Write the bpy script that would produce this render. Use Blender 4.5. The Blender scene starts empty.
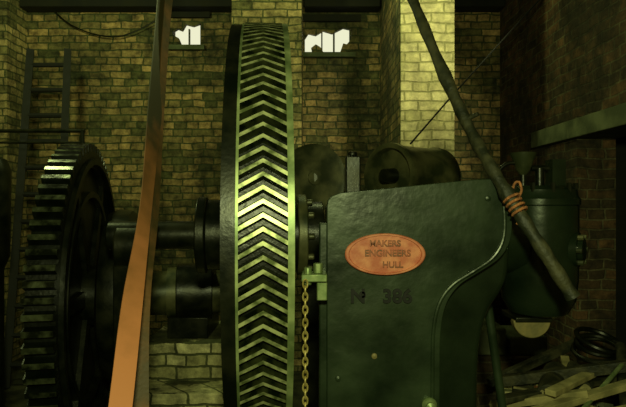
import bpy, bmesh, math, random
from mathutils import Vector, Matrix
random.seed(7)
S = bpy.context.scene
S.view_settings.view_transform = 'Standard'
FLOOR = -0.15

# ------------------------------------------------------------ materials
def newmat(name):
    m = bpy.data.materials.new(name); m.use_nodes = True
    nt = m.node_tree; return m, nt, nt.nodes['Principled BSDF']

def mat(name, c1, c2=None, rough=0.5, metal=0.0, nscale=8, bump=0.2, lo=0.4, hi=0.65, rvar=0.15, bscale=60, bdist=0.01):
    m, nt, b = newmat(name)
    tc = nt.nodes.new('ShaderNodeTexCoord')
    n = nt.nodes.new('ShaderNodeTexNoise'); n.inputs['Scale'].default_value = nscale; n.inputs['Detail'].default_value = 6
    nt.links.new(tc.outputs['Object'], n.inputs['Vector'])
    r = nt.nodes.new('ShaderNodeValToRGB')
    r.color_ramp.elements[0].position = lo; r.color_ramp.elements[1].position = hi
    r.color_ramp.elements[0].color = (*c1, 1); r.color_ramp.elements[1].color = (*(c2 or c1), 1)
    nt.links.new(n.outputs['Fac'], r.inputs['Fac']); nt.links.new(r.outputs['Color'], b.inputs['Base Color'])
    mr = nt.nodes.new('ShaderNodeMapRange'); mr.inputs['To Min'].default_value = max(0.05, rough-rvar); mr.inputs['To Max'].default_value = min(1, rough+rvar)
    nt.links.new(n.outputs['Fac'], mr.inputs['Value']); nt.links.new(mr.outputs['Result'], b.inputs['Roughness'])
    b.inputs['Metallic'].default_value = metal
    if bump:
        n2 = nt.nodes.new('ShaderNodeTexNoise'); n2.inputs['Scale'].default_value = bscale; n2.inputs['Detail'].default_value = 4
        nt.links.new(tc.outputs['Object'], n2.inputs['Vector'])
        bp = nt.nodes.new('ShaderNodeBump'); bp.inputs['Strength'].default_value = bump; bp.inputs['Distance'].default_value = bdist
        nt.links.new(n2.outputs['Fac'], bp.inputs['Height']); nt.links.new(bp.outputs['Normal'], b.inputs['Normal'])
    return m

def brick(name, c1, c2, mortar, grime=(0.02,0.025,0.008), glo=0.35, ghi=0.6, gmax=0.9, gscale=1.3, flo=0.45, fhi=1.5, bw=0.225, rh=0.078, bias=0.0):
    m, nt, b = newmat(name); L = nt.links.new; N = nt.nodes.new
    tc = N('ShaderNodeTexCoord'); sp = N('ShaderNodeSeparateXYZ'); L(tc.outputs['Object'], sp.inputs[0])
    ad = N('ShaderNodeMath'); ad.operation = 'ADD'; L(sp.outputs['X'], ad.inputs[0]); L(sp.outputs['Y'], ad.inputs[1])
    cb = N('ShaderNodeCombineXYZ'); L(ad.outputs[0], cb.inputs['X']); L(sp.outputs['Z'], cb.inputs['Y'])
    wn = N('ShaderNodeTexNoise'); wn.inputs['Scale'].default_value = 5; wn.inputs['Detail'].default_value = 4; L(tc.outputs['Object'], wn.inputs['Vector'])
    vm = N('ShaderNodeVectorMath'); vm.operation = 'MULTIPLY_ADD'; L(wn.outputs['Color'], vm.inputs[0]); vm.inputs[1].default_value = (0.07,0.05,0); L(cb.outputs[0], vm.inputs[2])
    bt = N('ShaderNodeTexBrick'); bt.inputs['Scale'].default_value = 1; bt.inputs['Brick Width'].default_value = bw
    bt.inputs['Row Height'].default_value = rh; bt.inputs['Mortar Size'].default_value = 0.009; bt.inputs['Mortar Smooth'].default_value = 0.5
    bt.squash = 0.6; bt.squash_frequency = 3; bt.inputs['Bias'].default_value = bias
    bt.inputs['Color1'].default_value = (*c1,1); bt.inputs['Color2'].default_value = (*c2,1); bt.inputs['Mortar'].default_value = (*mortar,1)
    L(vm.outputs[0], bt.inputs['Vector'])
    g = N('ShaderNodeTexNoise'); g.inputs['Scale'].default_value = gscale; g.inputs['Detail'].default_value = 10; g.inputs['Roughness'].default_value = 0.75
    L(tc.outputs['Object'], g.inputs['Vector'])
    mr = N('ShaderNodeMapRange'); mr.inputs['From Min'].default_value = glo; mr.inputs['From Max'].default_value = ghi
    mr.inputs['To Min'].default_value = gmax; mr.inputs['To Max'].default_value = 0; L(g.outputs['Fac'], mr.inputs['Value'])
    mx = N('ShaderNodeMix'); mx.data_type = 'RGBA'; L(mr.outputs['Result'], mx.inputs['Factor']); L(bt.outputs['Color'], mx.inputs['A']); mx.inputs['B'].default_value = (*grime,1)
    f = N('ShaderNodeTexNoise'); f.inputs['Scale'].default_value = 12; f.inputs['Detail'].default_value = 8; f.inputs['Roughness'].default_value=0.7; L(tc.outputs['Object'], f.inputs['Vector'])
    mr2 = N('ShaderNodeMapRange'); mr2.inputs['From Min'].default_value = 0.35; mr2.inputs['From Max'].default_value = 0.65
    mr2.inputs['To Min'].default_value = flo; mr2.inputs['To Max'].default_value = fhi; L(f.outputs['Fac'], mr2.inputs['Value'])
    ml = N('ShaderNodeVectorMath'); ml.operation = 'SCALE'; L(mx.outputs['Result'], ml.inputs[0]); L(mr2.outputs['Result'], ml.inputs['Scale'])
    L(ml.outputs[0], b.inputs['Base Color']); b.inputs['Roughness'].default_value = 0.9
    sb = N('ShaderNodeMath'); sb.operation = 'SUBTRACT'; L(f.outputs['Fac'], sb.inputs[0]); L(bt.outputs['Fac'], sb.inputs[1])
    bp = N('ShaderNodeBump'); bp.inputs['Strength'].default_value = 0.7; bp.inputs['Distance'].default_value = 0.02
    L(sb.outputs[0], bp.inputs['Height']); L(bp.outputs['Normal'], b.inputs['Normal'])
    return m

M_back  = brick('brick_back', (0.42,0.28,0.11), (0.09,0.09,0.032), (0.06,0.075,0.025), grime=(0.016,0.022,0.008), glo=0.40, ghi=0.57, gmax=0.88, gscale=1.2, flo=0.35, fhi=1.7)
M_pier  = brick('brick_pier_lit_front', (0.78,0.70,0.36), (0.50,0.45,0.20), (0.34,0.32,0.13), grime=(0.24,0.24,0.09), glo=0.38, ghi=0.56, gmax=0.7, flo=0.6, fhi=1.2, rh=0.082)  # pale yellow brick, with the brightness of the lit front put into its colour
M_pier2 = brick('brick_pier_old', (0.60,0.44,0.19), (0.18,0.17,0.06), (0.10,0.11,0.04), gmax=0.8, glo=0.38, ghi=0.56, flo=0.4, fhi=1.6)
M_right = brick('brick_side', (0.20,0.105,0.042), (0.06,0.042,0.02), (0.17,0.15,0.07), gmax=0.85, grime=(0.014,0.015,0.007), glo=0.40, ghi=0.58)
M_block = brick('brick_plinth', (0.75,0.70,0.36), (0.48,0.45,0.20), (0.10,0.11,0.04), gmax=0.5)
M_floor = mat('earth_floor', (0.015,0.018,0.006), (0.06,0.06,0.025), 0.95, 0, 6, 0.8, bscale=20)
M_ceil  = mat('sooty_boards', (0.005,0.006,0.003), (0.014,0.014,0.006), 0.9, 0, 4)
M_body  = mat('green_machine_paint', (0.008,0.017,0.008), (0.034,0.056,0.026), 0.36, 0.2, 5, 0.8, 0.32, 0.68, bscale=9, bdist=0.006, rvar=0.2)
M_kett  = mat('black_green_casting', (0.006,0.012,0.006), (0.020,0.034,0.016), 0.25, 0.3, 5, 0.6, 0.3, 0.7, bscale=12, bdist=0.004, rvar=0.1)
M_iron  = mat('black_greasy_iron', (0.005,0.008,0.004), (0.022,0.024,0.011), 0.36, 0.4, 9, 0.3, bdist=0.003)
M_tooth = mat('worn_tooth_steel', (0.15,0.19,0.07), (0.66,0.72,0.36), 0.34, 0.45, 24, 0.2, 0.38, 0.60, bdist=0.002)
M_flank = mat('shaded_tooth_flank', (0.006,0.010,0.003), (0.05,0.06,0.022), 0.28, 0.4, 20, 0.2, 0.38, 0.65, bdist=0.002)  # flank steel coloured dark: painted shading that keeps highlights on the tooth tops
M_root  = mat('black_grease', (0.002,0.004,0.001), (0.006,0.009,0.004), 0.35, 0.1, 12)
M_rim   = mat('polished_rim_steel', (0.14,0.20,0.075), (0.44,0.54,0.24), 0.4, 0.4, 9, 0.1, bdist=0.002)
M_dark  = mat('dark_tooth_iron', (0.010,0.013,0.006), (0.10,0.12,0.06), 0.24, 0.4, 16, 0.3, bdist=0.003)
M_red   = mat('red_plate_enamel', (0.52,0.13,0.065), (0.72,0.27,0.14), 0.5, 0.0, 25, 0.3, bscale=120, bdist=0.002)
M_redl  = mat('worn_plate_letters', (0.36,0.10,0.05), (0.18,0.08,0.04), 0.5, 0.1, 30, 0)
M_lett  = mat('cast_letters', (0.001,0.002,0.001), (0.002,0.004,0.002), 0.7, 0.0, 30, 0)
M_belt2 = mat('leather_belt_back', (0.08,0.055,0.018), (0.20,0.10,0.035), 0.6, 0, 9, 0.2)
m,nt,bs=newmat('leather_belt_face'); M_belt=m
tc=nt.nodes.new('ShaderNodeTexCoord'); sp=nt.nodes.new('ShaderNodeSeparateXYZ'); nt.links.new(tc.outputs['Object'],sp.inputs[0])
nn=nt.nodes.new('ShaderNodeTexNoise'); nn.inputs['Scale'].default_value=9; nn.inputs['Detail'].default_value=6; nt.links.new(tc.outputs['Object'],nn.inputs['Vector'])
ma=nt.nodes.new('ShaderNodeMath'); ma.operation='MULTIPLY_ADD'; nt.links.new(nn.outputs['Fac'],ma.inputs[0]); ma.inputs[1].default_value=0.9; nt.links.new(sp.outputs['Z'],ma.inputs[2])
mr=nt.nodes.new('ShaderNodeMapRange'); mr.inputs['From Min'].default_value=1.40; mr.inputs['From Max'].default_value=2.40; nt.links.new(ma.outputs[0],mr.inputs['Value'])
rp=nt.nodes.new('ShaderNodeValToRGB'); rp.color_ramp.elements[0].color=(0.66,0.25,0.10,1); rp.color_ramp.elements[1].color=(0.05,0.042,0.014,1); e=rp.color_ramp.elements.new(0.5); e.color=(0.36,0.15,0.05,1)  # dimness of the upper belt painted into the leather, darker with height
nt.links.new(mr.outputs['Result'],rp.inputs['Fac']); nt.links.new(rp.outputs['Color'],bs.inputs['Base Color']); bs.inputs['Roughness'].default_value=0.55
M_wood  = mat('dark_pole_wood', (0.016,0.020,0.009), (0.07,0.068,0.03), 0.6, 0, 14, 0.6, bscale=45)
M_lad   = mat('ladder_wood', (0.003,0.004,0.002), (0.008,0.008,0.004), 0.8, 0, 14)
M_plank = mat('pale_timber', (0.22,0.20,0.08), (0.46,0.40,0.17), 0.8, 0, 10, 0.4)
M_chain = mat('rusty_chain', (0.40,0.32,0.09), (0.6,0.5,0.18), 0.45, 0.4, 30, 0)
M_rust  = mat('rust_rope', (0.50,0.20,0.07), (0.26,0.10,0.04), 0.8, 0, 60, 0.8, bscale=200)
M_tan   = mat('tan_cast_disc', (0.26,0.21,0.08), (0.16,0.14,0.055), 0.6, 0.1, 20)
M_drum  = mat('drum_metal', (0.035,0.045,0.018), (0.14,0.14,0.06), 0.42, 0.3, 7, 0.2, bdist=0.003)
M_concr = mat('concrete_lintel', (0.07,0.085,0.04), (0.16,0.18,0.09), 0.9, 0, 5, 0.5)
M_frame = mat('window_frame_wood', (0.04,0.04,0.02), (0.1,0.1,0.05), 0.8, 0, 10)
M_pale  = mat('pale_bracket_metal', (0.16,0.24,0.09), (0.30,0.38,0.17), 0.4, 0.4, 20, bdist=0.002)

# ------------------------------------------------------------ mesh builder
class MB:
    def __init__(s): s.v=[]; s.f=[]; s.m=[]; s.mats=[]
    def mi(s, m):
        if m not in s.mats: s.mats.append(m)
        return s.mats.index(m)
    def add(s, vs, fs, m, M=None):
        o=len(s.v); s.v += [ (M@Vector(v)) if M else Vector(v) for v in vs]
        k=s.mi(m)
        for f in fs: s.f.append([i+o for i in f]); s.m.append(k)
    def box(s, lo, hi, m, M=None):
        x0,y0,z0=lo; x1,y1,z1=hi
        s.add([(x0,y0,z0),(x1,y0,z0),(x1,y1,z0),(x0,y1,z0),(x0,y0,z1),(x1,y0,z1),(x1,y1,z1),(x0,y1,z1)],
              [(0,3,2,1),(4,5,6,7),(0,1,5,4),(1,2,6,5),(2,3,7,6),(3,0,4,7)], m, M)
    def lathe(s, prof, m, origin=(0,0,0), axis=(0,0,1), seg=48, closed=False):
        q = Vector((0,0,1)).rotation_difference(Vector(axis).normalized()).to_matrix().to_4x4()
        M = Matrix.Translation(origin)@q
        vs=[];fs=[];n=len(prof)
        for i in range(seg):
            a=2*math.pi*i/seg
            for r,h in prof: vs.append((r*math.cos(a),r*math.sin(a),h))
        for i in range(seg):
            j=(i+1)%seg
            for k in range(n if closed else n-1):
                l=(k+1)%n
                fs.append((i*n+k,j*n+k,j*n+l,i*n+l))
        s.add(vs,fs,m,M)
    def cyl(s, p0, p1, r0, m, r1=None, seg=24):
        r1 = r0 if r1 is None else r1
        p0=Vector(p0);p1=Vector(p1);h=(p1-p0).length
        s.lathe([(0.0005,0),(r0,0),(r1,h),(0.0005,h)], m, p0, p1-p0, seg)
    def tube(s, pts, rad, m, seg=12, cap=True):
        pts=[Vector(p) for p in pts]; n=len(pts)
        if not hasattr(rad,'__len__'): rad=[rad]*n
        vs=[];fs=[]; prev=None
        for i,p in enumerate(pts):
            t=(pts[min(i+1,n-1)]-pts[max(i-1,0)]).normalized()
            a = (prev - t*prev.dot(t)).normalized() if prev else t.cross(Vector((0.31,0.9,0.2))).normalized()
            prev=a; b=t.cross(a)
            for k in range(seg):
                w=2*math.pi*k/seg; vs.append(p+(a*math.cos(w)+b*math.sin(w))*rad[i])
        for i in range(n-1):
            for k in range(seg):
                l=(k+1)%seg; fs.append((i*seg+k,i*seg+l,(i+1)*seg+l,(i+1)*seg+k))
        if cap: fs.append(tuple(range(seg))[::-1]); fs.append(tuple((n-1)*seg+k for k in range(seg)))
        s.add(vs,fs,m)
    def torus(s, c, R, r, m, axis=(0,0,1), seg=24, sseg=8):
        prof=[(R+r*math.cos(2*math.pi*k/sseg), r*math.sin(2*math.pi*k/sseg)) for k in range(sseg)]
        s.lathe(prof,m,c,axis,seg,closed=True)
    def prism(s, outline, y0, y1, m):
        n=len(outline); vs=[(x,y0,z) for x,z in outline]+[(x,y1,z) for x,z in outline]
        fs=[tuple(range(n)), tuple(range(2*n-1,n-1,-1))]
        for i in range(n):
            j=(i+1)%n; fs.append((i,i+n,j+n,j))
        s.add(vs,fs,m)
    def obj(s, name, parent=None, smooth=35, bevel=0, seg=2):
        me=bpy.data.meshes.new(name); me.from_pydata([tuple(v) for v in s.v],[],s.f)
        for m in s.mats: me.materials.append(m)
        for p,k in zip(me.polygons,s.m): p.material_index=k
        bm=bmesh.new(); bm.from_mesh(me); bmesh.ops.recalc_face_normals(bm, faces=bm.faces); bm.to_mesh(me); bm.free()
        if smooth:
            for p in me.polygons: p.use_smooth=True
            try: me.set_sharp_from_angle(angle=math.radians(smooth))
            except Exception: pass
        me.update()
        o=bpy.data.objects.new(name,me); S.collection.objects.link(o)
        if bevel:
            b=o.modifiers.new('bevel','BEVEL'); b.width=bevel; b.segments=seg; b.limit_method='ANGLE'; b.angle_limit=math.radians(40)
        if parent: o.parent=parent
        return o

def empty(name, loc=(0,0,0)):
    e=bpy.data.objects.new(name,None); S.collection.objects.link(e); return e

def catmull(pts, n=6):
    out=[]; P=[Vector(p) for p in pts]
    for i in range(len(P)-1):
        p0=P[max(i-1,0)];p1=P[i];p2=P[i+1];p3=P[min(i+2,len(P)-1)]
        for k in range(n):
            t=k/n
            out.append(0.5*((2*p1)+(p2-p0)*t+(2*p0-5*p1+4*p2-p3)*t*t+(3*p1-p0-3*p2+p3)*t**3))
    out.append(P[-1]); return out

def text(name, body, size, loc, m, parent, extrude=0.004, ry=0, sx=1.0, offset=0.0008):
    c=bpy.data.curves.new(name,'FONT'); c.body=body; c.size=size; c.extrude=extrude; c.align_x='CENTER'; c.align_y='CENTER'; c.offset=offset
    t=bpy.data.objects.new(name+'_tmp',c); S.collection.objects.link(t)
    bpy.context.view_layer.update()
    me=bpy.data.meshes.new_from_object(t.evaluated_get(bpy.context.evaluated_depsgraph_get()))
    bpy.data.objects.remove(t)
    me.materials.clear(); me.materials.append(m)
    o=bpy.data.objects.new(name,me); S.collection.objects.link(o)
    o.location=loc; o.rotation_euler=(math.radians(90),ry,0); o.scale=(sx,1,1); o.parent=parent
    return o

# ------------------------------------------------------------ room
def wall_xz(name, x0,x1,z0,z1,y0,y1,holes,m):
    xs=sorted({x0,x1,*[h[0] for h in holes],*[h[1] for h in holes]}); zs=sorted({z0,z1,*[h[2] for h in holes],*[h[3] for h in holes]})
    b=MB()
    for i in range(len(xs)-1):
        for j in range(len(zs)-1):
            cx=(xs[i]+xs[i+1])/2; cz=(zs[j]+zs[j+1])/2
            if any(h[0]<cx<h[1] and h[2]<cz<h[3] for h in holes): continue
            b.box((xs[i],y0,zs[j]),(xs[i+1],y1,zs[j+1]),m)
    return b.obj(name, smooth=0)
W1=(-1.53,-1.22,3.22,3.52); W2=(-0.09,0.42,3.14,3.48)
CE=3.95
wall_xz('wall_back',-3.9,2.34,FLOOR,CE,6.0,6.12,[W1,W2],M_back)
b=MB()
for lo,hi in [((2.04,4.25,FLOOR),(2.34,6.12,CE)),((2.04,-2.0,FLOOR),(2.34,2.9,CE)),((2.04,2.9,2.14),(2.34,4.25,CE))]: b.box(lo,hi,M_right)
b.obj('wall_right',smooth=0)
b=MB(); b.box((-4.2,-2.0,FLOOR),(-3.9,6.12,CE),M_back); b.obj('wall_left',smooth=0)
b=MB(); b.box((-4.2,-2.3,FLOOR),(2.34,-2.0,CE),M_right); b.obj('wall_front',smooth=0)
b=MB(); b.box((-4.2,-2.3,FLOOR-0.2),(4.6,6.12,FLOOR),M_floor); b.obj('floor',smooth=0)
b=MB(); b.box((-4.2,-2.3,CE),(2.34,6.12,CE+0.15),M_ceil); b.obj('ceiling',smooth=0)
b=MB()
b.box((2.34,2.2,FLOOR),(4.4,2.4,2.6),M_ceil); b.box((2.34,4.6,FLOOR),(4.4,4.8,2.6),M_ceil)
b.box((4.4,2.2,FLOOR),(4.6,4.8,2.6),M_ceil); b.box((2.34,2.2,2.6),(4.6,4.8,2.75),M_ceil)
b.obj('wall_side_room',smooth=0)
b=MB(); b.box((1.97,2.7,2.0),(2.34,4.25,2.14),M_concr); b.box((1.97,4.25,2.0),(2.04,4.98,2.14),M_concr); b.obj('trim_3',smooth=0,bevel=0.008)
b=MB(); b.box((0.73,4.63,FLOOR),(1.19,6.0,CE),M_back); b.box((0.735,4.6,FLOOR),(1.185,4.63,CE),M_pier); b.obj('brick_pier',smooth=0,bevel=0.006)  # pale skin on the lit front only; dark wall brick paints the shaded side
b=MB(); b.box((-0.80,5.4,FLOOR),(-0.11,6.0,CE),M_pier2); b.obj('brick_pier.001',smooth=0,bevel=0.01)
b=MB(); b.box((-3.9,5.6,FLOOR),(-3.12,6.0,CE),M_pier2); b.obj('brick_pier.002',smooth=0,bevel=0.01)
for k,(x0,x1,z0,z1) in enumerate([W1,W2],1):
    b=MB(); t=0.02
    b.box((x0,6.05,z0),(x1,6.09,z0+t),M_frame); b.box((x1-t,6.05,z0+t),(x1,6.09,z1-t),M_frame)
    def chunk(pts,y0=6.01,y1=6.06,m=M_back):
        b.prism(pts,y0,y1,m)
    if k==1:
        chunk([(x0,z1),(x0,z1-.14),(x0+.05,z1-.11),(x0+.10,z1-.13),(x0+.14,z1-.06),(x0+.22,z1-.08),(x1,z1-.05),(x1,z1)])
        chunk([(x0,z0+t),(x0+.09,z0+t),(x0+.06,z0+.09),(x0,z0+.12)])
        b.box((x0+.16,6.05,z0+.02),(x0+.175,6.08,z0+.20),M_frame)
    else:
        chunk([(x0,z1),(x0,z1-.18),(x0+.04,z1-.12),(x0+.12,z1-.14),(x0+.2,z1-.09),(x0+.3,z1-.12),(x0+.42,z1-.06),(x1,z1-.08),(x1,z1)])
        chunk([(x0+.08,z0+t),(x0+.20,z0+t),(x0+.17,z0+.07),(x0+.12,z0+.10),(x0+.07,z0+.06)])
        chunk([(x1-.12,z0+t),(x1,z0+t),(x1,z0+.16),(x1-.05,z0+.10),(x1-.09,z0+.11)])
        b.box((x0+.31,6.06,z0+.02),(x0+.33,6.08,z1-.09),M_frame)
        b.box((x0+.18,6.065,z0+.02),(x0+.195,6.08,z1-.09),M_frame)
    b.obj('window_%d'%k,smooth=0)
    b=MB(); b.box((x0-.10,5.96,z1),(x1+.10,6.0,z1+.07),M_ceil); b.box((x0-.04,5.95,z0-.05),(x1+.04,6.0,z0),M_concr); b.obj('trim_%d'%k,smooth=0)
b=MB()
b.box((-3.1,5.80,3.58),(-0.82,5.99,3.78),M_ceil); b.box((-0.09,5.80,3.58),(0.71,5.99,3.78),M_ceil); b.box((1.21,5.8,3.58),(2.03,5.99,3.78),M_ceil)
b.obj('roof_beam',smooth=0,bevel=0.01)
b=MB()
for y in (3.7,2.2,0.7): b.box((-3.9,y,3.75),(2.04,y+.2,3.95),M_ceil)
b.obj('ceiling_joists',smooth=0,bevel=0.01)
b=MB(); b.tube(catmull([(-2.95,5.93,3.75),(-2.6,5.93,3.42),(-2.1,5.93,3.30),(-1.6,5.93,3.52)],8),0.008,M_iron,seg=6)
b.obj('wall_cable')

# ------------------------------------------------------------ gears
def gear_part(mb, N, r0, r1, wa, wb, kslant, M, mtop, mflank, mroot, rin, f=(0.0,0.32,0.46,0.84)):
    wc=(wa+wb)/2; ws=[wa,(wa+wc)/2,wc,(wc+wb)/2,wb] if kslant else [wa,wb]
    pr=[(f[0],r0),(f[1],r0),(f[2],r1),(f[3],r1)]
    pitch=2*math.pi/N
    def row(w,flat=None):
        rr=[]
        for i in range(N):
            for fr,r in pr:
                th=(i+fr)*pitch-kslant*abs(w-wc); r=flat or r
                rr.append(M@Vector((w,-r*math.cos(th),r*math.sin(th))))
        return rr
    rows=[row(wa,rin)]+[row(w) for w in ws]+[row(wb,rin)]
    n=N*4; vs=[v for r in rows for v in r]
    o=len(mb.v); mb.v+=vs
    for a in range(len(rows)-1):
        for i in range(n):
            j=(i+1)%n
            side = a==0 or a==len(rows)-2
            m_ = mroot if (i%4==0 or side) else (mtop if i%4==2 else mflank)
            mb.f.append([a*n+i+o,a*n+j+o,(a+1)*n+j+o,(a+1)*n+i+o]); mb.m.append(mb.mi(m_))

def ring(mb, r_out, r_in, w0, w1, m, M, seg=128):
    t=MB(); t.lathe([(r_in,w0),(r_out,w0),(r_out,w1),(r_in,w1)],m,(0,0,0),(1,0,0),seg,closed=True)
    mb.add(t.v,t.f,m,M)
def disc(mb, r, w0, w1, m, M, seg=64):
    t=MB(); t.lathe([(0.0005,w0),(r,w0),(r,w1),(0.0005,w1)],m,(0,0,0),(1,0,0),seg)
    mb.add(t.v,t.f,m,M)

HG=empty('herringbone_gear_wheel')
ang=math.radians(5.0)
MG=Matrix.Translation((-0.290,3.0,1.33))@Matrix.Rotation(ang,4,'Z')
g=MB(); R=1.10
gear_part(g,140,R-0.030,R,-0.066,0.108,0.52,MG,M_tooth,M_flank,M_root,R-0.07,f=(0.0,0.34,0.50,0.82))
ring(g,R-0.002,R-0.10,0.108,0.132,M_rim,MG)
ring(g,R-0.006,R-0.08,-0.076,-0.066,M_rim,MG)
ring(g,R-0.012,R-0.14,-0.128,-0.076,M_iron,MG)
ring(g,R-0.06,R-0.14,-0.126,0.128,M_iron,MG)
for i in range(6):
    Ms=MG@Matrix.Rotation(i*math.pi/3+0.3,4,'X')
    g.add([(-.03,-.09,.15),(.03,-.09,.15),(.03,.09,.15),(-.03,.09,.15),(-.03,-.06,.98),(.03,-.06,.98),(.03,.06,.98),(-.03,.06,.98)],
          [(0,3,2,1),(4,5,6,7),(0,1,5,4),(1,2,6,5),(2,3,7,6),(3,0,4,7)],M_iron,Ms)
disc(g,0.20,-0.14,0.14,M_iron,MG)
g.obj('toothed_rim',HG,smooth=25)
g=MB()
disc(g,0.075,-0.80,0.36,M_iron,MG)
disc(g,0.205,-0.33,-0.28,M_iron,MG); disc(g,0.19,-0.28,-0.14,M_iron,MG)
disc(g,0.22,0.20,0.25,M_drum,MG); disc(g,0.18,0.14,0.34,M_iron,MG)
for i in range(10):
    a=i*math.pi/5
    for w in (0.25,):
        rr=0.185
        p=MG@Vector((w,-rr*math.cos(a),rr*math.sin(a))); q=MG@Vector((w+0.035,-rr*math.cos(a),rr*math.sin(a))); g.cyl(p,q,0.018,M_drum,seg=6)
g.obj('axle',HG,smooth=30,bevel=0.006)
b=MB(); b.box((-1.04,2.85,FLOOR),(-0.92,3.02,1.18),M_iron); b.lathe([(0.0005,-.06),(.12,-.06),(.12,.06),(.0005,.06)],M_iron,(-0.98,2.94,1.27),(1,.087,0),32)
b.obj('bearing_pedestal',HG,smooth=30,bevel=0.01)

SG=empty('spur_gear_wheel')
ang2=math.radians(11)
MG2=Matrix.Translation((-1.56,3.72,0.88))@Matrix.Rotation(ang2,4,'Z')
g=MB(); R2=1.02
gear_part(g,78,R2-0.05,R2,-0.075,0.075,0,MG2,M_dark,M_root,M_root,R2-0.09)
ring(g,R2-0.05,R2-0.16,-0.07,0.07,M_iron,MG2); ring(g,R2-0.10,R2-0.14,0.07,0.10,M_iron,MG2); ring(g,0.70,0.66,0.03,0.07,M_iron,MG2)
disc(g,R2-0.12,-0.02,0.03,M_iron,MG2,96)
disc(g,0.20,-0.14,0.16,M_iron,MG2)
for i in range(6):
    Ms=MG2@Matrix.Rotation(i*math.pi/3+0.5,4,'X')
    g.add([(-.03,-.05,.15),(.06,-.05,.15),(.06,.05,.15),(-.03,.05,.15),(-.03,-.03,.86),(.06,-.03,.86),(.06,.03,.86),(-.03,.03,.86)],
          [(0,3,2,1),(4,5,6,7),(0,1,5,4),(1,2,6,5),(2,3,7,6),(3,0,4,7)],M_iron,Ms)
t=MB(); t.lathe([(0.0005,.17),(.5,.17),(.56,.19),(.58,.24),(.57,.33),(.53,.37),(.48,.37),(.46,.33),(.2,.33),(.16,.39),(.0005,.39)],M_iron,(0,0,0),(1,0,0),64)
g.add(t.v,t.f,M_iron,MG2)
disc(g,0.15,-0.30,0.93,M_drum,MG2); disc(g,0.175,0.56,0.62,M_drum,MG2)
g.obj('gear_and_drum',SG,smooth=30)
b=MB(); b.box((-0.97,3.66,0.60),(-0.70,4.10,0.74),M_iron)
b.lathe([(0.152,-.12),(.20,-.12),(.20,.12),(.152,.12)],M_iron,(-0.83,3.862,0.88),(1,.19,0),40,closed=True)
b.obj('shaft_bearing',SG,smooth=30,bevel=0.006)
b=MB()
b.box((-1.10,3.55,FLOOR),(-0.50,4.25,0.60),M_block)
b.box((-1.14,3.30,FLOOR),(-0.52,3.55,0.36),M_block); b.box((-1.14,3.05,FLOOR),(-0.60,3.30,0.20),M_concr)
b.obj('masonry_plinth',SG,smooth=0,bevel=0.01)

# ------------------------------------------------------------ engine body
EB=empty('engine_body')
top=[(0.056,1.490),(0.060,1.513),(0.076,1.530),(0.11,1.543),(0.268,1.558),(0.468,1.578),(0.628,1.594),(0.745,1.600)]
right=[(0.770,1.590),(0.783,1.555),(0.796,1.454),(0.790,1.355),(0.748,1.282),(0.668,1.226),(0.588,1.174),(0.536,1.102),(0.512,0.994),(0.508,0.834),(0.510,0.5),(0.53,0.1)]
sm=catmull([(x,z,0) for x,z in right],6)
outl=top+[(v.x,v.y) for v in sm]+[(0.56,FLOOR),(0.056,FLOOR)]
b=MB(); b.prism(outl,2.2,2.28,M_body); o=b.obj('front_casting',EB,smooth=40,bevel=0.032,seg=6)
right2=[(0.770,1.570),(0.80,1.5),(0.81,1.40),(0.81,1.30),(0.80,1.20),(0.77,1.13),(0.725,1.06),(0.695,0.96),(0.68,0.80),(0.68,0.5),(0.69,0.1)]
sm=catmull([(x,z,0) for x,z in right2],6)
outl2=[(0.062,1.48),(0.09,1.515),(0.268,1.540),(0.468,1.560),(0.745,1.582)]+[(v.x,v.y) for v in sm]+[(0.70,FLOOR),(0.062,FLOOR)]
b=MB(); b.prism(outl2,2.26,2.85,M_kett); b.obj('main_casting',EB,smooth=40,bevel=0.04,seg=5)
rib=[(x-0.030,z) for x,z in right[1:]]
sm=catmull([(x,2.2,z) for x,z in rib],5)
b=MB(); b.tube(sm,0.008,M_body,seg=10); b.obj('edge_rib',EB)
b=MB(); b.box((0.025,2.24,FLOOR),(0.06,2.32,1.42),M_body); b.obj('corner_strip',EB,bevel=0.006,smooth=0)
b=MB(); b.box((-0.045,2.13,1.195),(0.055,2.25,1.225),M_pale); b.box((0.015,2.15,1.12),(0.056,2.24,1.195),M_pale); b.cyl((-0.02,2.16,1.18),(-0.02,2.16,1.25),.016,M_pale,seg=8); b.cyl((0.02,2.17,1.225),(0.02,2.17,1.265),.02,M_pale,seg=6)
b.obj('hook_bracket',EB,bevel=0.004)
b=MB(); n=64; cx,cz,a_,c_=0.287,1.298,0.160,0.083
ell=lambda s,y:[(cx+a_*s*math.cos(2*math.pi*i/n),y,cz+c_*s*math.sin(2*math.pi*i/n)) for i in range(n)]
rings=[ell(1.0,2.2),ell(1.0,2.186),ell(0.97,2.182),ell(0.91,2.182),ell(0.89,2.189)]
vs=[v for r in rings for v in r]; fs=[]
for k in range(len(rings)-1):
    for i in range(n):
        j=(i+1)%n; fs.append((k*n+i,k*n+j,(k+1)*n+j,(k+1)*n+i))
fs.append(tuple((len(rings)-1)*n+i for i in range(n)))
b.add(vs,fs,M_red); b.obj('name_plate',EB,smooth=30)
text('plate_text_1','MAKERS',0.034,(cx+.0,2.187,cz+0.043),M_redl,EB)
text('plate_text_2','ENGINEERS',0.036,(cx+.01,2.187,cz+0.004),M_redl,EB,sx=1.0)
text('plate_text_3','HULL',0.034,(cx+.03,2.187,cz-0.042),M_redl,EB)
text('serial_text','N   386',0.076,(0.272,2.198,1.128),M_lett,EB,extrude=0.008,sx=1.05,offset=0.002)
text('serial_text_o','o',0.045,(0.198,2.198,1.140),M_lett,EB,extrude=0.008,offset=0.002)
b=MB()
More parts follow.
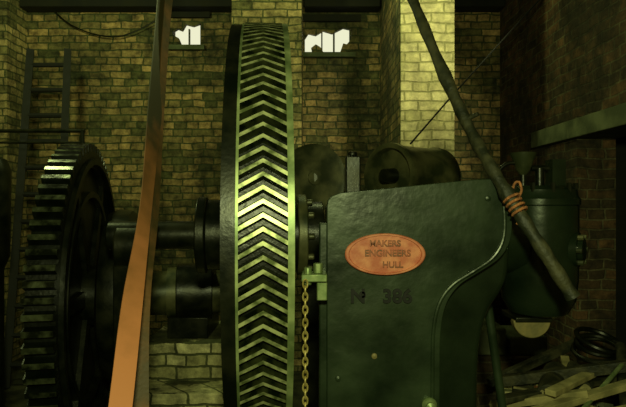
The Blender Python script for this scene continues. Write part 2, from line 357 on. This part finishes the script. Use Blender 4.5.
for x,z in [(0.245,0.89),(0.70,1.52),(0.10,0.8)]:
    b.lathe([(0.012,0),(0.011,0.006),(0.0005,0.010)],M_tan if z==0.89 else M_body,(x,2.2,z),(0,-1,0),12)
b.obj('rivets',EB)
b=MB(); b.lathe([(0.028,0),(0.03,0.02),(0.018,0.035),(0.02,0.05),(0.0005,0.058)],M_pale,(0.462,2.2,0.70),(0,-1,0),20); b.obj('oil_cap',EB)
b=MB(); b.lathe([(0.0005,.98),(.07,.984),(.125,1.01),(.158,1.07),(.168,1.16),(.17,1.25),(.17,1.49),(.177,1.495),(.177,1.52),(.168,1.53),(.162,1.56),(.14,1.578),(0.0005,1.582)],M_kett,(1.023,2.5,0),(0,0,1),64)
b.cyl((0.70,2.5,1.36),(0.92,2.5,1.36),0.18,M_kett,seg=48)
b.lathe([(0.0005,0),(.075,0),(.075,.03),(.05,.03),(.05,.05),(.0005,.05)],M_kett,(1.13,2.40,1.30),(0.8,-0.6,0),24)
for k in range(6):
    a=k*math.pi/3
    u=Vector((0.6,0.8,0)).normalized(); c=Vector((1.155,2.383,1.30))+u*0.062*math.cos(a)+Vector((0,0,1))*0.062*math.sin(a)
    b.cyl(c,c+Vector((0.8,-0.6,0)).normalized()*0.022,0.011,M_drum,seg=6)
for k in range(12):
    a=k*math.pi/6; b.cyl((1.023+.155*math.cos(a),2.5+.155*math.sin(a),1.55),(1.023+.155*math.cos(a),2.5+.155*math.sin(a),1.59),0.011,M_iron,seg=6)
b.obj('cylinder_head',EB,smooth=35)
b=MB(); b.prism([(0.965+0.082*math.cos(math.pi+math.pi*i/20),0.985+0.078*math.sin(math.pi+math.pi*i/20)) for i in range(21)],2.42,2.46,M_tan); b.box((0.89,2.41,0.978),(1.05,2.6,1.0),M_iron)
b.obj('crescent_guard',EB,smooth=30,bevel=0.004)
b=MB()
b.cyl((0.955,2.5,1.575),(0.955,2.5,1.635),.014,M_iron,seg=12)
b.lathe([(0.014,1.63),(0.03,1.65),(.055,1.72),(.058,1.73),(.052,1.73),(.012,1.65)],M_drum,(0.955,2.5,0),(0,0,1),32)
b.cyl((1.03,2.5,1.575),(1.03,2.5,1.66),.02,M_iron,seg=12); b.cyl((0.99,2.5,1.66),(1.07,2.5,1.66),.014,M_iron,seg=12)
b.box((1.08,2.48,1.57),(1.14,2.56,1.70),M_kett)
b.tube(catmull([(0.80,2.5,1.50),(0.83,2.5,1.62),(0.88,2.5,1.68),(0.955,2.5,1.68)],6),.009,M_iron)
b.obj('oil_cup',EB)
b=MB(); b.cyl((0.757,2.45,1.20),(0.95,2.45,FLOOR),0.019,M_body); b.cyl((0.80,2.56,1.25),(0.98,2.60,FLOOR),0.012,M_iron)
b.obj('stay_rods',EB)

# ------------------------------------------------------------ wooden pole
WP=empty('wooden_pole')
pts=[(0.03,3.3,3.9),(0.20,3.05,3.42),(0.33,2.86,2.98),(0.41,2.75,2.7425),(0.482,2.65,2.48),(0.577,2.5,2.13),(0.671,2.35,1.814),(0.7225,2.20,1.627),(0.798,2.12,1.456),(0.884,2.07,1.295),(0.969,2.05,1.151)]
sp_=catmull(pts,6); rr=[]
for i,p in enumerate(sp_):
    t=i/(len(sp_)-1); rr.append(0.024+0.002*t+0.0025*math.sin(i*1.7)+ (0.005 if i in (31,32,45) else 0))
b=MB(); b.tube(sp_,rr,M_wood,seg=14)
b.cyl((0.655,2.37,1.86),(0.70,2.33,1.88),.010,M_wood,seg=8)
b.obj('shaft',WP,smooth=60)
b=MB()
for k in range(4):
    b.torus((0.770+k*0.008,2.139-k*0.008,1.520-k*0.017),0.030,0.0055,M_rust,axis=(0.45,-0.4,-0.9),seg=20)
b.tube(catmull([(0.80,2.13,1.53),(0.815,2.15,1.555),(0.808,2.16,1.585),(0.79,2.16,1.575),(0.775,2.14,1.54)],5),0.005,M_rust)
b.tube(catmull([(0.79,2.10,1.48),(0.80,2.11,1.45),(0.785,2.12,1.42)],5),0.005,M_rust)
b.obj('rope_lashing',WP)

# ------------------------------------------------------------ chain
b=MB(); z=1.19; k=0
while z>FLOOR+0.02:
    n=14; pts=[]
    for i in range(n+1):
        a=2*math.pi*i/n; u=0.009*math.cos(a); w=0.017*math.sin(a)
        pts.append((-0.03+(0 if k%2 else u),2.12+(u if k%2 else 0),z+w))
    b.tube(pts,0.0038,M_chain,seg=6,cap=False); z-=0.025; k+=1
b.obj('hanging_chain')

# ------------------------------------------------------------ belt
def ribbon(mb, L, Rr, m, th=0.006, n=8):
    L=catmull(L,n); Rr=catmull(Rr,n); k=len(L); vs=[]
    for i in range(k):
        w=(Rr[i]-L[i]).normalized(); t=(L[min(i+1,k-1)]-L[max(i-1,0)]).normalized(); nn=w.cross(t).normalized()*th/2
        vs+=[L[i]+nn,Rr[i]+nn,Rr[i]-nn,L[i]-nn]
    fs=[]
    for i in range(k-1):
        for j in range(4):
            l=(j+1)%4; fs.append((i*4+j,i*4+l,(i+1)*4+l,(i+1)*4+j))
    fs+= [(0,1,2,3),((k-1)*4+3,(k-1)*4+2,(k-1)*4+1,(k-1)*4)]
    mb.add(vs,fs,m)
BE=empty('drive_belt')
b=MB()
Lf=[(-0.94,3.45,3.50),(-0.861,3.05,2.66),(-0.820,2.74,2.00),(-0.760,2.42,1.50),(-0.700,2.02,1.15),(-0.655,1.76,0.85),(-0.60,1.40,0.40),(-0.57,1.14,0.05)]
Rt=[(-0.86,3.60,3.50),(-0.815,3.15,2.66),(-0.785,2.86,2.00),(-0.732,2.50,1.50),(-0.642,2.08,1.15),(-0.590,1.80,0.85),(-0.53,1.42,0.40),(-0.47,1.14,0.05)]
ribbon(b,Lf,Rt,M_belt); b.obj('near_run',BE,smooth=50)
b=MB()
Lf=[(-0.93,3.75,3.50),(-0.835,3.12,2.72),(-0.800,2.84,2.02),(-0.750,2.56,1.48),(-0.695,2.24,1.11),(-0.660,2.02,0.76),(-0.60,1.78,0.40),(-0.57,1.66,0.05)]
Rt=[(-0.83,3.75,3.50),(-0.800,3.16,2.72),(-0.778,2.88,2.02),(-0.735,2.62,1.48),(-0.668,2.26,1.11),(-0.605,2.03,0.76),(-0.52,1.79,0.40),(-0.47,1.66,0.05)]
ribbon(b,Lf,Rt,M_belt2); b.obj('far_run',BE,smooth=50)
b=MB(); b.lathe([(0.0005,-.08),(.05,-.08),(.05,-.06),(.24,-.06),(.255,-.06),(.255,.06),(.24,.06),(.05,.06),(.05,.08),(.0005,.08)],M_iron,(-0.52,1.40,0.12),(1,0,0),48); b.obj('floor_pulley',BE)
b=MB(); b.lathe([(0.0005,-.3),(.03,-.3),(.03,-.07),(.13,-.07),(.13,.07),(.03,.07),(.03,.3),(.0005,.3)],M_iron,(-0.89,3.62,3.5),(1,0,0),40); b.box((-1.2,3.58,3.45),(-1.16,3.66,3.75),M_iron); b.box((-0.62,3.58,3.45),(-0.58,3.66,3.75),M_iron); b.obj('overhead_pulley',BE)

# ------------------------------------------------------------ drum pulley behind body
b=MB(); ax=Vector((0.75,0.66,0)).normalized(); o=Vector((0.47,3.45,1.675))
b.lathe([(0.0005,.05),(.165,.05),(.175,0),(.205,0),(.208,.03),(.196,.05),(.196,.44),(.208,.46),(.205,.49),(.0005,.49)],M_drum,o,ax,56)
b.lathe([(0.0005,-.04),(.04,-.04),(.05,.05),(.0005,.05)],M_iron,o,ax,24)
b.cyl(o+ax*0.1,o+ax*0.1+Vector((0,0,-1.82)),0.05,M_iron); b.cyl(o+ax*0.4,o+ax*0.4+Vector((0,0,-1.82)),0.05,M_iron)
b.obj('winding_drum',smooth=40)
b=MB(); b.tube([(0.62,3.5,1.88),(1.0,3.9,2.28),(1.62,4.3,2.93),(2.03,4.6,3.35)],0.006,M_lad,seg=6); b.obj('steel_cable')
b=MB(); b.lathe([(0.0005,-.05),(.05,-.05),(.05,-.03),(.21,-.03),(.235,-.04),(.235,.04),(.21,.03),(.05,.03),(.05,.05),(.0005,.05)],M_drum,(0.0,3.85,1.68),(.35,-1,0),40)
b.box((-0.04,3.93,FLOOR),(0.04,4.01,1.72),M_iron); b.cyl((0.0,3.8,1.68),(0.0,3.98,1.68),.03,M_iron)
b.obj('hand_wheel',smooth=40)
b=MB(); b.box((0.20,3.35,FLOOR),(0.29,3.45,1.79),M_iron); b.cyl((0.245,3.4,1.79),(0.245,3.4,1.82),.03,M_iron); b.obj('iron_post',smooth=0,bevel=0.008)

# ------------------------------------------------------------ ladder
b=MB(); l0=Vector((-2.74,4.9,FLOOR+.01));l1=Vector((-2.80,5.45,3.02)); r0=Vector((-2.30,4.9,FLOOR+.01)); r1=Vector((-2.43,5.45,3.02))
b.tube([l0,l1],0.048,M_lad,seg=4); b.tube([r0,r1],0.048,M_lad,seg=4)
for i in range(12):
    t=0.06+i*0.081; b.cyl(l0.lerp(l1,t),r0.lerp(r1,t),0.024,M_lad,seg=8)
b.obj('wooden_ladder',smooth=30)
b=MB(); y=4.7
b.cyl((-3.85,y,2.12),(-1.95,y,2.12),0.016,M_iron,seg=10); b.cyl((-3.85,y,2.02),(-1.95,y,2.02),0.010,M_iron,seg=10)
for x in (-3.4,-2.72,-1.97): b.cyl((x,y,FLOOR),(x,y,2.13),0.018,M_iron,seg=10)
b.obj('hand_rail')
b=MB(); b.lathe([(0.0005,FLOOR),(.18,FLOOR),(.18,-.1),(.08,-.05),(.08,1.0),(.12,1.1),(.13,1.75),(.10,1.83),(.04,1.86),(.0005,1.86)],M_iron,(-2.42,4.15,0),(0,0,1),32); b.obj('iron_column',smooth=40)

# ------------------------------------------------------------ rubble and timbers
RH=empty('rubble_heap')
b=MB(); n=26; m_=18; vs=[];fs=[]
for i in range(m_+1):
    for j in range(n):
        a=2*math.pi*j/n; r=i/m_
        x=1.40+0.58*r*math.cos(a); y=3.2+0.62*r*math.sin(a); h=0.50*(1-r**3)
        h+= random.uniform(-.02,.02) if 0<i<m_ else 0
        vs.append((x,y,FLOOR+max(0,h)))
for i in range(m_):
    for j in range(n):
        l=(j+1)%n; fs.append((i*n+j,i*n+l,(i+1)*n+l,(i+1)*n+j))
b.add(vs,fs,M_floor)
for k in range(95):
    a=random.uniform(0,6.28); r=random.random()**0.6*0.9
    x=1.40+0.50*r*math.cos(a); y=3.2+0.55*r*math.sin(a); z=FLOOR+0.50*(1-r**3)+.02
    Mx=Matrix.Translation((x,y,z))@Matrix.Rotation(random.uniform(0,6.28),4,'Z')@Matrix.Rotation(random.uniform(-.5,.5),4,'X')@Matrix.Rotation(random.uniform(-.4,.4),4,'Y')
    s_=random.uniform(.4,.95); b.box((-.10*s_,-.05*s_,-.035),(.10*s_,.05*s_,.035),random.choice([M_block,M_plank,M_concr,M_floor,M_rust]),Mx)
b.obj('bricks_and_earth',RH,smooth=0)
b=MB()
def plank(p0,p1,w,h,m):
    p0=Vector(p0);p1=Vector(p1); d=p1-p0; L=d.length; Mx=Matrix.Translation(p0)@d.to_track_quat('X','Z').to_matrix().to_4x4()
    b.box((0,-w/2,-h/2),(L,w/2,h/2),m,Mx)
plank((1.08,2.85,0.40),(1.98,3.02,0.58),.06,.035,M_plank)
plank((1.02,3.0,0.43),(1.95,3.28,0.49),.07,.03,M_wood)
plank((1.30,2.82,0.38),(1.95,2.84,0.50),.04,.04,M_plank)
plank((1.15,3.35,0.42),(1.9,3.05,0.62),.06,.06,M_wood)
plank((1.25,2.9,0.50),(1.96,3.45,0.54),.06,.03,M_plank)
plank((1.35,2.75,0.30),(1.60,3.5,0.52),.05,.03,M_plank)
plank((1.12,3.5,0.36),(1.75,3.6,0.60),.05,.05,M_wood)
plank((1.00,3.1,0.36),(1.45,2.9,0.50),.05,.04,M_plank)
b.cyl((1.20,2.72,0.33),(1.75,3.10,0.60),.012,M_pale); b.cyl((1.55,2.7,0.36),(1.9,3.4,0.62),.03,M_wood)
b.cyl((1.62,2.9,0.40),(1.99,2.95,0.72),.012,M_plank)
b.cyl((1.30,3.02,0.43),(1.50,3.40,0.45),.075,M_wood,seg=20); b.cyl((1.2995,3.019,0.43),(1.302,3.024,0.43),.06,M_plank,seg=20)
b.cyl((1.52,3.10,0.44),(1.62,3.45,0.46),.06,M_wood,seg=20); b.cyl((1.5195,3.098,0.44),(1.522,3.105,0.44),.048,M_plank,seg=20)
b.obj('timbers',RH,smooth=30,bevel=0.004)
b=MB()
for k,(r,z) in enumerate([(.13,.58),(.12,.61),(.135,.64)]): b.torus((1.78+.01*k,3.46,z),r,0.016,M_iron,axis=(.2*k-.2,-.3,1),seg=32)
b.obj('hose_coil',RH)
b=MB(); b.box((1.12,3.95,FLOOR),(1.72,4.4,0.40),M_right)
for i,(x0,x1,z1) in enumerate([(1.14,1.40,.60),(1.43,1.70,.54)]): b.box((x0,3.98,.40),(x1,4.35,z1),M_concr)
b.obj('stone_block_stack',smooth=0,bevel=0.015)

# ------------------------------------------------------------ lights
def point(name,loc,e,col,rad=0.12):
    l=bpy.data.lights.new(name,'POINT'); l.energy=e; l.color=col; l.shadow_soft_size=rad
    o=bpy.data.objects.new(name,l); o.location=loc; S.collection.objects.link(o); return o
def spot(name,loc,to,e,col,deg,blend=0.6,rad=0.1):
    l=bpy.data.lights.new(name,'SPOT'); l.energy=e; l.color=col; l.spot_size=math.radians(deg); l.spot_blend=blend; l.shadow_soft_size=rad
    o=bpy.data.objects.new(name,l); o.location=loc; o.rotation_euler=(Vector(to)-Vector(loc)).to_track_quat('-Z','Y').to_euler(); S.collection.objects.link(o); return o
COL=(0.92,1.0,0.44)
point('flash_lamp',(0.05,-0.3,2.05),165,COL,0.10)
point('wall_fill',(-2.1,3.7,3.45),62,(0.85,1.0,0.38),0.12)  # added unseen fill that brightens the left and back walls
point('wall_fill.001',(0.25,4.4,3.5),14,(0.85,1.0,0.38),0.12)  # second added fill, weaker, no fitting modelled
spot('work_lamp',(1.25,2.9,3.5),(0.95,4.7,2.7),135,(1.0,1.0,0.50),46,blend=0.9)
W=bpy.data.worlds.new('World'); S.world=W; W.use_nodes=True
bg=W.node_tree.nodes['Background']; bg.inputs['Color'].default_value=(1.0,1.0,0.70,1); bg.inputs['Strength'].default_value=0.85

c=bpy.data.cameras.new('camera'); c.lens=31.63; c.sensor_width=36; c.clip_start=0.05
o=bpy.data.objects.new('camera',c); o.location=(0,0,1.5); o.rotation_euler=(math.radians(90),0,0); S.collection.objects.link(o); S.camera=o
